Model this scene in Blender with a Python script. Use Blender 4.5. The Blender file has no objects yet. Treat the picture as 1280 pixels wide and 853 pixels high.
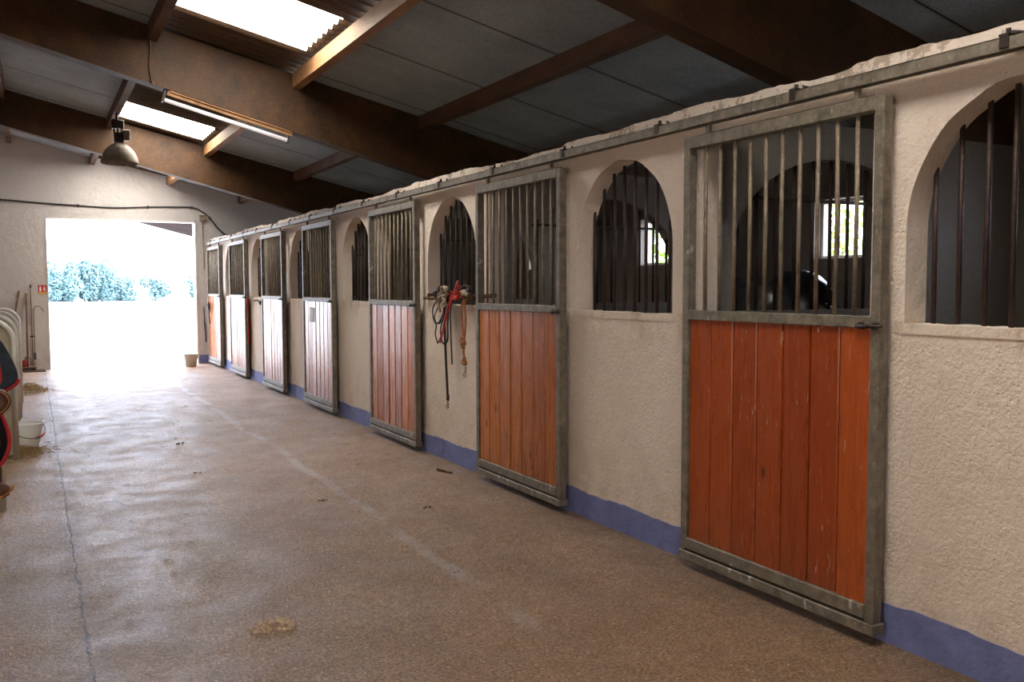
import bpy, math, random
from math import sin, cos, pi, radians, sqrt, floor
from mathutils import Vector, Matrix, Quaternion
random.seed(7)
SC = bpy.context.scene
COL = SC.collection

# ------------------------------------------------------------------ materials
class NT:
    def __init__(s, name):
        s.m = bpy.data.materials.new(name); s.m.use_nodes = True
        s.t = s.m.node_tree; s.n = s.t.nodes; s.l = s.t.links
        s.b = s.n['Principled BSDF']; s.out = s.n['Material Output']
        tc = s.n.new('ShaderNodeTexCoord'); s.obj = tc.outputs['Object']
        g = s.n.new('ShaderNodeNewGeometry'); s.pos = g.outputs['Position']
        s.c = s.obj
    def link(s, a, b):
        s.l.new(a, b)
    def put(s, sock, v):
        if hasattr(v, 'is_linked') or isinstance(v, bpy.types.NodeSocket): s.l.new(v, sock)
        else:
            if isinstance(v, (tuple, list)) and len(v) == 3 and sock.type == 'RGBA': v = (*v, 1)
            sock.default_value = v
    def mapping(s, scale, co=None, loc=(0, 0, 0)):
        m = s.n.new('ShaderNodeMapping'); s.l.new(co or s.c, m.inputs[0])
        m.inputs['Scale'].default_value = scale; m.inputs['Location'].default_value = loc
        return m.outputs[0]
    def noise(s, scale, detail=4, rough=.55, co=None, dist=0):
        n = s.n.new('ShaderNodeTexNoise'); s.l.new(co or s.c, n.inputs['Vector'])
        n.inputs['Scale'].default_value = scale; n.inputs['Detail'].default_value = detail
        n.inputs['Roughness'].default_value = rough; n.inputs['Distortion'].default_value = dist
        return n.outputs['Fac']
    def voro(s, scale, co=None, feature='F1'):
        n = s.n.new('ShaderNodeTexVoronoi'); s.l.new(co or s.c, n.inputs['Vector'])
        n.feature = feature; n.inputs['Scale'].default_value = scale
        return n.outputs['Distance']
    def ramp(s, f, a, b, ca=0., cb=1.):
        m = s.n.new('ShaderNodeMapRange'); m.clamp = True
        s.put(m.inputs['Value'], f); m.inputs['From Min'].default_value = a; m.inputs['From Max'].default_value = b
        s.put(m.inputs['To Min'], ca); s.put(m.inputs['To Max'], cb)
        return m.outputs[0]
    def mix(s, f, a, b, mode='MIX'):
        m = s.n.new('ShaderNodeMix'); m.data_type = 'RGBA'; m.blend_type = mode
        s.put(m.inputs[0], f); s.put(m.inputs[6], a); s.put(m.inputs[7], b)
        return m.outputs[2]
    def math(s, op, a, b=0., c=0.):
        m = s.n.new('ShaderNodeMath'); m.operation = op
        s.put(m.inputs[0], a); s.put(m.inputs[1], b); s.put(m.inputs[2], c)
        return m.outputs[0]
    def xyz(s, co=None):
        m = s.n.new('ShaderNodeSeparateXYZ'); s.l.new(co or s.c, m.inputs[0]); return m.outputs
    def white(s, v):
        m = s.n.new('ShaderNodeTexWhiteNoise'); m.noise_dimensions = '1D'; s.put(m.inputs['W'], v); return m.outputs['Value']
    def bump(s, h, strength=.5, dist=.01):
        m = s.n.new('ShaderNodeBump'); s.put(m.inputs['Height'], h)
        m.inputs['Strength'].default_value = strength; m.inputs['Distance'].default_value = dist
        s.l.new(m.outputs[0], s.b.inputs['Normal'])
    def set(s, col=None, rough=.6, metal=0., spec=.5, **k):
        if col is not None: s.put(s.b.inputs['Base Color'], col)
        s.put(s.b.inputs['Roughness'], rough); s.put(s.b.inputs['Metallic'], metal)
        s.put(s.b.inputs['Specular IOR Level'], spec)
        for kk, v in k.items(): s.put(s.b.inputs[kk], v)
        return s.m

def simple(name, c1, c2=None, scale=8, rough=.6, metal=0., bump=0., spec=.5, stretch=(1, 1, 1), **k):
    t = NT(name)
    c2 = c2 or tuple(x * .7 for x in c1)
    co = t.mapping(stretch)
    f = t.ramp(t.noise(scale, 5, .6, co), .3, .7)
    if bump: t.bump(t.noise(scale * 3, 4, .6, co), bump, .01)
    return t.set(t.mix(f, c2, c1), rough, metal, spec, **k)

def m_plaster(name='plaster', base=(.82, .715, .63), dark=(.58, .485, .41), warm=(.30, .19, .09), stain=True):
    t = NT(name); t.c = t.pos
    x, y, z = t.xyz()
    big = t.ramp(t.noise(1.1, 5, .6), .3, .75)
    c = t.mix(t.math('MULTIPLY', big, .45), base, dark)
    fine = t.ramp(t.noise(38, 3, .6), .56, .74)
    c = t.mix(t.math('MULTIPLY', fine, .30), c, (dark[0]*.7, dark[1]*.62, dark[2]*.55))
    # splashed dirt low down and brown stains under the sills
    low = t.math('MULTIPLY', t.ramp(z, .65, .1), t.ramp(t.noise(6, 6, .7), .42, .75))
    c = t.mix(t.math('MULTIPLY', low, .5), c, warm)
    if stain:
        band = t.math('MULTIPLY', t.ramp(z, 1.12, 1.34), t.ramp(z, 1.36, 1.345))
        s2 = t.math('MULTIPLY', band, t.ramp(t.noise(4.5, 6, .75, t.mapping((1, 1, .45))), .48, .68))
        c = t.mix(t.math('MULTIPLY', s2, .8), c, warm)
        top = t.math('MULTIPLY', t.ramp(z, 2.33, 2.36), t.ramp(t.noise(6, 6, .8), .52, .57))
        c = t.mix(t.math('MULTIPLY', top, .7), c, (.33, .24, .17))
    h = t.math('ADD', t.math('MULTIPLY', t.noise(9, 3, .6), 1.0), t.math('MULTIPLY', t.noise(55, 4, .65), .65))
    pits = t.ramp(t.voro(30), .0, .16, -.5, 0.)
    t.bump(t.math('ADD', h, pits), .75, .016)
    return t.set(c, .9, 0, .2)

def m_floor():
    t = NT('concrete_floor'); t.c = t.pos
    x, y, z = t.xyz()
    big = t.ramp(t.noise(.55, 6, .65), .32, .68)
    c = t.mix(big, (.50, .29, .155), (.70, .46, .29))
    st = t.ramp(t.noise(2.4, 6, .7, t.mapping((1, .55, 1))), .38, .7)
    c = t.mix(t.math('MULTIPLY', st, .55), c, (.24, .145, .085))
    # crumbly sand grain: dark pits and pale grit
    mid = t.ramp(t.noise(20, 6, .85), .42, .60)
    c = t.mix(t.math('MULTIPLY', mid, .55), c, (.17, .10, .055))
    fine = t.ramp(t.noise(70, 3, .8), .46, .58)
    c = t.mix(t.math('MULTIPLY', fine, .8), c, (.11, .065, .038))
    agg = t.ramp(t.noise(48, 3, .7), .63, .67)
    c = t.mix(t.math('MULTIPLY', agg, .8), c, (.80, .68, .54))
    wob = t.math('MULTIPLY', t.math('SUBTRACT', t.noise(.9, 3, .5), .5), .22)
    d = t.math('ABSOLUTE', t.math('SUBTRACT', t.math('ADD', x, wob), 1.94))
    ln = t.math('MULTIPLY', t.math('MULTIPLY', t.ramp(d, .055, .025), t.ramp(t.noise(2.2, 5, .7), .40, .58)), t.ramp(y, 2.6, 4.2))
    c = t.mix(t.math('MULTIPLY', ln, .5), c, (.50, .46, .46))
    wob2 = t.math('MULTIPLY', t.math('SUBTRACT', t.noise(5, 6, .8), .5), .09)
    d2 = t.math('ABSOLUTE', t.math('SUBTRACT', t.math('ADD', x, wob2), .16))
    cr = t.math('MULTIPLY', t.ramp(d2, .010, .003), t.ramp(t.noise(9, 5, .7), .36, .5, .35, 1.))
    sh = t.math('MULTIPLY', t.ramp(d2, .13, .0), t.ramp(t.noise(11, 6, .8), .46, .56))
    c = t.mix(t.math('MULTIPLY', sh, .6), c, (.12, .075, .05))
    c = t.mix(t.math('MULTIPLY', cr, .85), c, (.05, .03, .022))
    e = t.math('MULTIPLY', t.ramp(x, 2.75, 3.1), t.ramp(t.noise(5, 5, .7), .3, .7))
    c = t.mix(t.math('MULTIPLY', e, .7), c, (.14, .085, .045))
    h = t.math('ADD', t.math('MULTIPLY', t.noise(13, 5, .75), .35), t.math('MULTIPLY', t.noise(38, 5, .8), 1.25))
    h = t.math('SUBTRACT', h, t.math('MULTIPLY', cr, .25))
    t.bump(h, 1.0, .020)
    r = t.ramp(t.noise(3, 6, .7), .3, .7, .32, .58)
    return t.set(c, r, 0, .45)

def m_wood_door(name, ca, cb):
    t = NT(name)
    x, y, z = t.xyz()
    pid = t.math('FLOOR', t.math('DIVIDE', t.math('SUBTRACT', y, .045), .16571))
    info = t.n.new('ShaderNodeObjectInfo')
    rnd = t.white(t.math('ADD', pid, t.math('MULTIPLY', info.outputs['Random'], 37.)))
    c = t.mix(rnd, ca, cb)
    off = t.n.new('ShaderNodeCombineXYZ'); t.put(off.inputs[1], t.math('MULTIPLY', pid, 3.1)); t.put(off.inputs[2], t.math('MULTIPLY', rnd, 9.))
    ad = t.n.new('ShaderNodeVectorMath'); t.l.new(t.obj, ad.inputs[0]); t.l.new(off.outputs[0], ad.inputs[1])
    co = ad.outputs[0]
    grain = t.ramp(t.noise(14, 7, .7, t.mapping((1, 4.5, .16), co), .5), .36, .66)
    c = t.mix(t.math('MULTIPLY', grain, .38), c, tuple(v * .55 for v in ca))
    knot = t.ramp(t.voro(4.2, t.mapping((1, 1.3, .62), co)), .10, .04)
    c = t.mix(t.math('MULTIPLY', knot, .85), c, (.022, .008, .004))
    scr = t.ramp(t.noise(30, 2, .4, t.mapping((1, 2.6, .42), co), 1.2), .705, .73)
    c = t.mix(t.math('MULTIPLY', scr, .75), c, (.66, .42, .28))
    dirt = t.math('MULTIPLY', t.ramp(z, .45, .1), t.ramp(t.noise(9, 5, .7), .35, .65))
    c = t.mix(t.math('MULTIPLY', dirt, .5), c, (.10, .06, .035))
    t.bump(t.noise(20, 4, .6, t.mapping((1, 5, .3), co)), .25, .004)
    return t.set(c, t.ramp(t.noise(10, 4, .6, t.mapping((1, 3, .25), co)), .3, .7, .22, .36), 0, .5)

def m_galv(name='galvanised_steel', c1=(.27, .235, .185), c2=(.115, .095, .07), smear=True):
    t = NT(name)
    f = t.ramp(t.noise(14, 6, .7), .35, .68)
    c = t.mix(f, c2, c1)
    sp = t.ramp(t.noise(55, 3, .6), .6, .7)
    c = t.mix(t.math('MULTIPLY', sp, .5), c, (.42, .38, .31))
    if smear:
        s2 = t.ramp(t.noise(5.5, 3, .5, t.mapping((1, 2.5, .9))), .69, .72)
        c = t.mix(t.math('MULTIPLY', s2, .75), c, (.55, .52, .48))
    t.bump(t.noise(60, 3), .2, .004)
    return t.set(c, .55, .25, .5)

def m_beam():
    t = NT('brown_painted_beam'); t.c = t.pos
    f = t.ramp(t.noise(3.2, 6, .7), .3, .7)
    c = t.mix(f, (.020, .009, .004), (.085, .034, .008))
    g = t.ramp(t.noise(45, 4, .7), .5, .72)
    c = t.mix(t.math('MULTIPLY', g, .45), c, (.14, .06, .018))
    t.bump(t.noise(40, 4), .2, .005)
    return t.set(c, .62, 0, .4)

def m_panel():
    t = NT('grey_roof_board'); t.c = t.pos
    x, y, z = t.xyz()
    f = t.ramp(t.noise(1.6, 5, .65), .3, .72)
    c = t.mix(f, (.27, .31, .35), (.42, .47, .52))
    g = t.ramp(t.noise(55, 4, .75), .47, .66)
    c = t.mix(t.math('MULTIPLY', g, .55), c, (.12, .13, .13))
    ph = t.math('FRACT', t.math('DIVIDE', t.math('SUBTRACT', y, 6.1 - 13), 1.3))
    d = t.math('ABSOLUTE', t.math('SUBTRACT', ph, .5))
    j = t.ramp(d, .492, .497)
    j2 = t.ramp(d, .47, .497)
    c = t.mix(t.math('MULTIPLY', j2, .45), c, (.10, .085, .07))
    c = t.mix(j, c, (.02, .017, .015))
    t.bump(t.math('SUBTRACT', t.math('MULTIPLY', t.noise(60, 3), .3), j), .4, .01)
    return t.set(c, .85, 0, .25)

MAT = {}
MAT['plaster'] = m_plaster()
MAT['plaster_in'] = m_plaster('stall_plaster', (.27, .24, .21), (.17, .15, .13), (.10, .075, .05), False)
MAT['plaster_far'] = m_plaster('end_wall_plaster', (.60, .57, .56), (.42, .39, .38), (.28, .2, .14), False)
MAT['floor'] = m_floor()
MAT['wood_red'] = m_wood_door('red_stained_boards', (.30, .050, .010), (.44, .088, .016))
MAT['wood_brown'] = m_wood_door('orange_stained_boards', (.36, .095, .018), (.62, .20, .042))
MAT['galv'] = m_galv()
MAT['galv_bar'] = m_galv('galvanised_bar', (.31, .25, .175), (.14, .105, .07), False)
MAT['rust_bar'] = simple('rusty_dark_bar', (.060, .030, .022), (.022, .012, .010), 30, .55, .2, .3)
MAT['beam'] = m_beam()
MAT['panel'] = m_panel()
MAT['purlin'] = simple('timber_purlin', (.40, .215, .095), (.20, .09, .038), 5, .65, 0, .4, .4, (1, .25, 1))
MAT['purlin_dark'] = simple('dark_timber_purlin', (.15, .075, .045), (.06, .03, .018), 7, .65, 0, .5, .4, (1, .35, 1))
MAT['corr'] = simple('brown_corrugated_sheet', (.11, .062, .03), (.05, .027, .014), 4, .75, 0, .2)
MAT['blue'] = simple('blue_paint', (.20, .23, .47), (.13, .15, .32), 7, .75, 0, .9, .3)
MAT['white'] = simple('white_paint', (.74, .72, .68), (.58, .55, .50), 9, .55, 0, .15)
MAT['cream'] = simple('cream_board', (.52, .47, .38), (.36, .31, .24), 6, .65, 0, .15)
MAT['plastic'] = simple('white_plastic', (.92, .91, .88), (.82, .80, .76), 10, .45, 0, .05)
MAT['black'] = simple('black_rubber', (.02, .02, .022), (.01, .01, .01), 10, .6)
MAT['metal_dark'] = simple('dark_iron', (.07, .05, .04), (.03, .02, .018), 20, .5, .5, .3)
MAT['lamp'] = simple('dusty_enamel', (.34, .28, .21), (.18, .14, .10), 14, .55, .1, .3)
MAT['red'] = simple('red_webbing', (.55, .035, .02), (.36, .02, .012), 40, .6, 0, .3)
MAT['orange'] = simple('orange_rope', (.50, .19, .05), (.3, .10, .025), 60, .75, 0, .5)
MAT['dark_leather'] = simple('dark_leather', (.045, .016, .013), (.02, .008, .008), 30, .5, 0, .3)
MAT['navy_rope'] = simple('navy_rope', (.02, .022, .04), (.012, .012, .02), 60, .7, 0, .5)
MAT['rope'] = simple('pale_rope', (.50, .42, .32), (.3, .24, .17), 60, .8, 0, .6)
MAT['stick'] = simple('weathered_wood', (.22, .13, .075), (.10, .055, .03), 12, .75, 0, .6, .3, (1, .3, 1))
MAT['navy'] = simple('charcoal_blanket', (.040, .052, .066), (.022, .028, .036), 25, .9, 0, .4, .1)
MAT['black_cloth'] = simple('black_blanket', (.014, .014, .018), (.008, .008, .01), 25, .85, 0, .4, .1)
MAT['piping'] = simple('red_piping', (.42, .012, .02), (.28, .01, .015), 30, .7)
MAT['leather'] = simple('brown_leather', (.10, .035, .017), (.045, .018, .01), 18, .5, 0, .3)
MAT['straw'] = simple('straw', (.42, .29, .12), (.22, .14, .055), 30, .85)
MAT['dung'] = simple('dry_mud', (.10, .06, .03), (.05, .03, .016), 30, .9, 0, .5)
MAT['crumb'] = simple('pale_crumbs', (.62, .47, .33), (.40, .27, .17), 30, .9, 0, .5)
MAT['ext_red'] = simple('extinguisher_red', (.45, .03, .03), (.35, .02, .02), 10, .3)
MAT['sign_red'] = simple('sign_red', (.62, .03, .03), (.55, .02, .02), 4, .5)
MAT['sign_yel'] = simple('sign_yellow', (.75, .45, .06), (.6, .33, .05), 4, .5)
MAT['horse'] = simple('black_horse_coat', (.012, .014, .017), (.006, .007, .009), 12, .33, 0, .08, .8, (1, 1, 1))
MAT['mane'] = simple('black_horse_hair', (.010, .010, .011), (.005, .005, .005), 40, .45, 0, .4)
MAT['hoof'] = simple('hoof', (.05, .04, .035), (.03, .025, .02), 20, .5)
MAT['ground'] = simple('pale_sand_yard', (.62, .57, .50), (.50, .46, .40), 1.2, .95, 0, .2)
MAT['bark'] = simple('bark', (.11, .08, .05), (.06, .045, .03), 12, .9, 0, .6)
MAT['cable'] = simple('black_cable', (.03, .028, .03), (.02, .018, .02), 20, .6)
MAT['green_p'] = simple('green_plastic', (.04, .20, .03), (.02, .12, .02), 10, .4)
MAT['paper'] = simple('white_paper', (.85, .85, .88), (.78, .78, .8), 10, .8)
MAT['shed'] = simple('rusty_shed_roof', (.026, .012, .012), (.012, .006, .006), 1.3, .95, 0, .3, .05)
MAT['trough'] = simple('algae_green_concrete', (.16, .19, .13), (.09, .11, .075), 10, .85, 0, .4)
def leafmat(name, c1, c2):
    t = NT(name); f = t.noise(3, 4); c = t.mix(t.ramp(f, .35, .65), c1, c2)
    return t.set(c, .6, 0, .3, **{'Transmission Weight': 0.0, 'Subsurface Weight': 0.0})
MAT['leaf_bright'] = leafmat('bright_leaves', (.22, .42, .04), (.42, .62, .10))
MAT['leaf_far'] = leafmat('hazy_cypress_leaves', (.075, .15, .155), (.16, .25, .25))  # distance haze is put into these leaf colours
t = NT('glowing_skylight_sheet'); f = t.ramp(t.noise(2.5, 5, .7, t.mapping((.5, 3, 1), t.pos)), .45, .7)
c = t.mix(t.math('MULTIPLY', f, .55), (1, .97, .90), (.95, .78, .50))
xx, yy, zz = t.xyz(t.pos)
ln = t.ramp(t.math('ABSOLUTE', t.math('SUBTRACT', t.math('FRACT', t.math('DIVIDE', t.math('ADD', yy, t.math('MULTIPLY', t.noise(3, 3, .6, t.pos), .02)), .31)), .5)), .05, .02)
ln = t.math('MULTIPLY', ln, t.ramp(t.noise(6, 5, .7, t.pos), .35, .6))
MAT['skylight'] = t.set(c, .5, 0, .3, **{'Emission Strength': 22.0}); t.put(t.b.inputs['Emission Strength'], t.ramp(ln, 0, 1, 17., .6)); t.put(t.b.inputs['Emission Color'], c)  # emission stands in for daylight coming through the sheet
t = NT('fluorescent_tube'); MAT['tube'] = t.set((.9, .86, .92), .25, 0, .5, **{'Emission Strength': .35, 'Emission Color': (1, .85, .85, 1)})

t = NT('white_translucent_plastic'); t.set((.92, .91, .88), .4)
tb = t.n.new('ShaderNodeBsdfTranslucent'); tb.inputs[0].default_value = (.95, .93, .88, 1)
mx = t.n.new('ShaderNodeMixShader'); mx.inputs[0].default_value = .5
t.l.new(t.b.outputs[0], mx.inputs[1]); t.l.new(tb.outputs[0], mx.inputs[2]); t.l.new(mx.outputs[0], t.out.inputs[0])
MAT['plastic'] = t.m

# ------------------------------------------------------------------ mesh tools
class MB:
    def __init__(s): s.v = []; s.f = []; s.sm = []
    def add(s, vs, fs, smooth=False):
        o = len(s.v); s.v += [tuple(v) for v in vs]
        s.f += [tuple(i + o for i in f) for f in fs]; s.sm += [smooth] * len(fs); return s
    def box(s, x0, x1, y0, y1, z0, z1, M=None):
        vs = [Vector((x, y, z)) for x in (x0, x1) for y in (y0, y1) for z in (z0, z1)]
        if M: vs = [M @ v for v in vs]
        return s.add(vs, [(0, 1, 3, 2), (4, 6, 7, 5), (0, 4, 5, 1), (2, 3, 7, 6), (0, 2, 6, 4), (1, 5, 7, 3)])
    def bbox(s, x0, x1, y0, y1, z0, z1, b=.004, M=None):
        """box with chamfered edges"""
        vs = []
        for sx in (0, 1):
            for sy in (0, 1):
                for sz in (0, 1):
                    X, Y, Z = (x0, x1)[sx], (y0, y1)[sy], (z0, z1)[sz]
                    dx, dy, dz = (b, -b)[sx], (b, -b)[sy], (b, -b)[sz]
                    vs += [(X, Y + dy, Z + dz), (X + dx, Y, Z + dz), (X + dx, Y + dy, Z)]
        vs = [Vector(v) for v in vs]
        if M: vs = [M @ v for v in vs]
        I = lambda sx, sy, sz, a: (sx * 4 + sy * 2 + sz) * 3 + a
        F = []
        for q in (0, 1):
            F.append([I(q, 0, 0, 0), I(q, 0, 1, 0), I(q, 1, 1, 0), I(q, 1, 0, 0)])
            F.append([I(0, q, 0, 1), I(1, q, 0, 1), I(1, q, 1, 1), I(0, q, 1, 1)])
            F.append([I(0, 0, q, 2), I(0, 1, q, 2), I(1, 1, q, 2), I(1, 0, q, 2)])
        for a in (0, 1):
            for c in (0, 1):
                F.append([I(a, c, 0, 0), I(a, c, 1, 0), I(a, c, 1, 1), I(a, c, 0, 1)])
                F.append([I(a, 0, c, 0), I(a, 1, c, 0), I(a, 1, c, 2), I(a, 0, c, 2)])
                F.append([I(0, a, c, 1), I(1, a, c, 1), I(1, a, c, 2), I(0, a, c, 2)])
        for a in (0, 1):
            for c in (0, 1):
                for d in (0, 1): F.append([I(a, c, d, 0), I(a, c, d, 1), I(a, c, d, 2)])
        return s.add(vs, F)
    def tube(s, pts, r, n=10, caps=True, flat=1., up=None):
        pts = [Vector(p) for p in pts]; N = len(pts)
        rs = r if isinstance(r, (list, tuple)) else [r] * N
        vs = []; fs = []
        t0 = (pts[1] - pts[0]).normalized()
        a = Vector(up) if up else (Vector((0, 0, 1)) if abs(t0.z) < .9 else Vector((1, 0, 0)))
        u = (a - t0 * a.dot(t0)).normalized()
        for i in range(N):
            t = (pts[min(i + 1, N - 1)] - pts[max(i - 1, 0)]).normalized()
            u = (u - t * u.dot(t))
            u = u.normalized() if u.length > 1e-6 else t.orthogonal().normalized()
            w = t.cross(u)
            for k in range(n):
                an = 2 * pi * k / n
                vs.append(pts[i] + (u * cos(an) + w * sin(an) * flat) * rs[i])
        for i in range(N - 1):
            for k in range(n):
                k2 = (k + 1) % n
                fs.append((i * n + k, i * n + k2, (i + 1) * n + k2, (i + 1) * n + k))
        s.add(vs, fs, True)
        if caps:
            o = len(s.v) - N * n
            s.f += [tuple(o + k for k in range(n))[::-1], tuple(o + (N - 1) * n + k for k in range(n))]; s.sm += [False, False]
        return s
    def lathe(s, prof, c=(0, 0, 0), n=28, M=None):
        vs = []; fs = []
        for r, z in prof:
            for k in range(n):
                v = Vector((r * cos(2 * pi * k / n), r * sin(2 * pi * k / n), z))
                if M: v = M @ v
                vs.append(v + Vector(c))
        for i in range(len(prof) - 1):
            for k in range(n):
                fs.append((i * n + k, i * n + (k + 1) % n, (i + 1) * n + (k + 1) % n, (i + 1) * n + k))
        return s.add(vs, fs, True)
    def prism(s, poly, d, smooth=False):
        """poly: list of 3D points, extruded by vector d"""
        n = len(poly); P = [Vector(p) for p in poly]; D = Vector(d)
        return s.add(P + [p + D for p in P], [tuple(range(n))[::-1], tuple(range(n, 2 * n))] + [(i, (i + 1) % n, n + (i + 1) % n, n + i) for i in range(n)], smooth)
    def strip(s, x0, x1, ys, bot, top, jx=0):
        """closed slab between x0..x1 over samples ys with bottom and top heights"""
        n = len(ys); vs = []
        for i, y in enumerate(ys):
            vs += [(x0, y, bot[i]), (x0, y, top[i]), (x1, y, top[i]), (x1, y, bot[i])]
        fs = [(0, 1, 2, 3), tuple((n - 1) * 4 + k for k in (3, 2, 1, 0))]
        for i in range(n - 1):
            a = i * 4; b = a + 4
            for k in range(4):
                k2 = (k + 1) % 4; fs.append((a + k, b + k, b + k2, a + k2))
        return s.add(vs, fs)
    def build(s, name, mat, parent=None, loc=None, recalc=False):
        me = bpy.data.meshes.new(name); me.from_pydata(s.v, [], s.f); me.update()
        for p, q in zip(me.polygons, s.sm): p.use_smooth = q
        if recalc:
            import bmesh
            bm = bmesh.new(); bm.from_mesh(me); bmesh.ops.recalc_face_normals(bm, faces=bm.faces); bm.to_mesh(me); bm.free()
        me.materials.append(MAT[mat] if isinstance(mat, str) else mat)
        o = bpy.data.objects.new(name, me); COL.objects.link(o)
        if parent: o.parent = parent
        if loc: o.location = loc
        return o

def tag(o, label=None, cat=None, group=None, kind=None):
    if label: o['label'] = label
    if cat: o['category'] = cat
    if group: o['group'] = group
    if kind: o['kind'] = kind
    return o
def empty(name, loc=(0, 0, 0), label=None, cat=None, group=None, rz=0):
    o = bpy.data.objects.new(name, None); COL.objects.link(o); o.location = loc; o.rotation_euler.z = rz
    o.empty_display_size = .1
    return tag(o, label, cat, group)
def copy_tree(o, parent=None):
    c = o.copy(); COL.objects.link(c); c.parent = parent
    for ch in list(o.children): copy_tree(ch, c)
    return c
def smooth_path(pts, k=6):
    P = [Vector(p) for p in pts]; out = []
    for i in range(len(P) - 1):
        a, b, c, d = P[max(i - 1, 0)], P[i], P[i + 1], P[min(i + 2, len(P) - 1)]
        for j in range(k):
            t = j / k
            out.append(.5 * ((2 * b) + (c - a) * t + (2 * a - 5 * b + 4 * c - d) * t * t + (3 * b - a - 3 * c + d) * t ** 3))
    out.append(P[-1]); return out
def lerp(a, b, n): return [a + (b - a) * i / n for i in range(n + 1)]
rr = random.uniform

# ------------------------------------------------------------------ key measures (metres)
DX = 3.13          # aisle face of the stall front
TH = .13           # its thickness
SILL = 1.34; TOP = 2.44
DOOR_NEAR = [0.0, 2.49, 4.99, 7.49, 10.02, 12.33, 14.78, 16.98]
DOOR_W = 1.25
WIN_FAR = [2.45, 4.94, 7.42, 9.92, 12.26, 14.71, 16.88]
WIN_W = [.99, .99, .99, .99, .99, .99, .80]
YE = 18.40         # end wall
OUTX = 5.95        # outer wall of the stalls
Y0 = -4.0
def roof(x):
    return 4.14 - .225 * x if x > -1.5 else 4.4775 + .225 * (x + 1.5)

# ------------------------------------------------------------------ stall front wall
def jitter_top(y):
    h = 0
    for q, a in ((1.7, .010), (4.3, .006), (11., .004)): h += a * sin(q * y + q)
    h += .018 * ((floor(y / .39) * 7919 % 13) / 13. - .5) + rr(-.004, .004)
    return TOP + h
w = MB()
segs = []   # (y0,y1,kind,idx)
cuts = []
for i, yn in enumerate(DOOR_NEAR): cuts.append((yn + .13, yn + DOOR_W - .04, 'door', i))
for i, yf in enumerate(WIN_FAR): cuts.append((yf - WIN_W[i], yf, 'win', i))
cuts.append((-1.04, -.05, 'win', 9)); cuts.append((-2.4, -1.3, 'door', 9))
cuts.sort()
y = Y0
def solid(ya, yb, z0=0.):
    n = max(1, int((yb - ya) / .05)); ys = lerp(ya, yb, n)
    w.strip(DX, DX + TH, ys, [z0] * len(ys), [jitter_top(q) for q in ys])
for a, b, k, i in cuts:
    if a > y + 1e-4: solid(y, a)
    if k == 'door':
        n = 24; ys = lerp(a, b, n)
        w.strip(DX, DX + TH, ys, [2.30] * (n + 1), [jitter_top(q) for q in ys])
    else:
        ys0 = lerp(a, b, 1)
        w.strip(DX, DX + TH, ys0, [0, 0], [SILL, SILL])
        cy = (a + b) / 2; ra = (b - a) / 2
        ys = [cy - ra * cos(pi * j / 36) for j in range(37)]
        sp = 1.72; hh = 2.255 - sp
        bt = [sp + hh * sqrt(max(0, 1 - ((q - cy) / ra) ** 2)) + .004 * sin(q * 31 + i) for q in ys]
        w.strip(DX, DX + TH, ys, bt, [jitter_top(q) for q in ys])
        # rough hand-trowelled sill lip
        w.strip(DX - .006, DX + TH, lerp(a - .01, b + .01, 20), [SILL - .035] * 21, [SILL + .004 + rr(-.004, .004) for _ in range(21)])
    y = b
solid(y, YE)
o = w.build('wall_right', 'plaster'); tag(o, kind='structure')

# blue skirting painted on the pillars
w = MB(); y = Y0
def skirt(a, b):
    n = max(1, int((b - a) / .04)); ys = lerp(a, b, n)
    w.strip(DX - .006, DX + .004, ys, [-.002] * (n + 1), [.168 + .006 * sin(9 * q) + rr(-.004, .004) for q in ys])
for a, b, k, i in cuts:
    if k != 'door': continue
    skirt(y, a); y = b
skirt(y, YE)
o = w.build('baseboard_right', 'blue'); tag(o, kind='structure')

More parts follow.
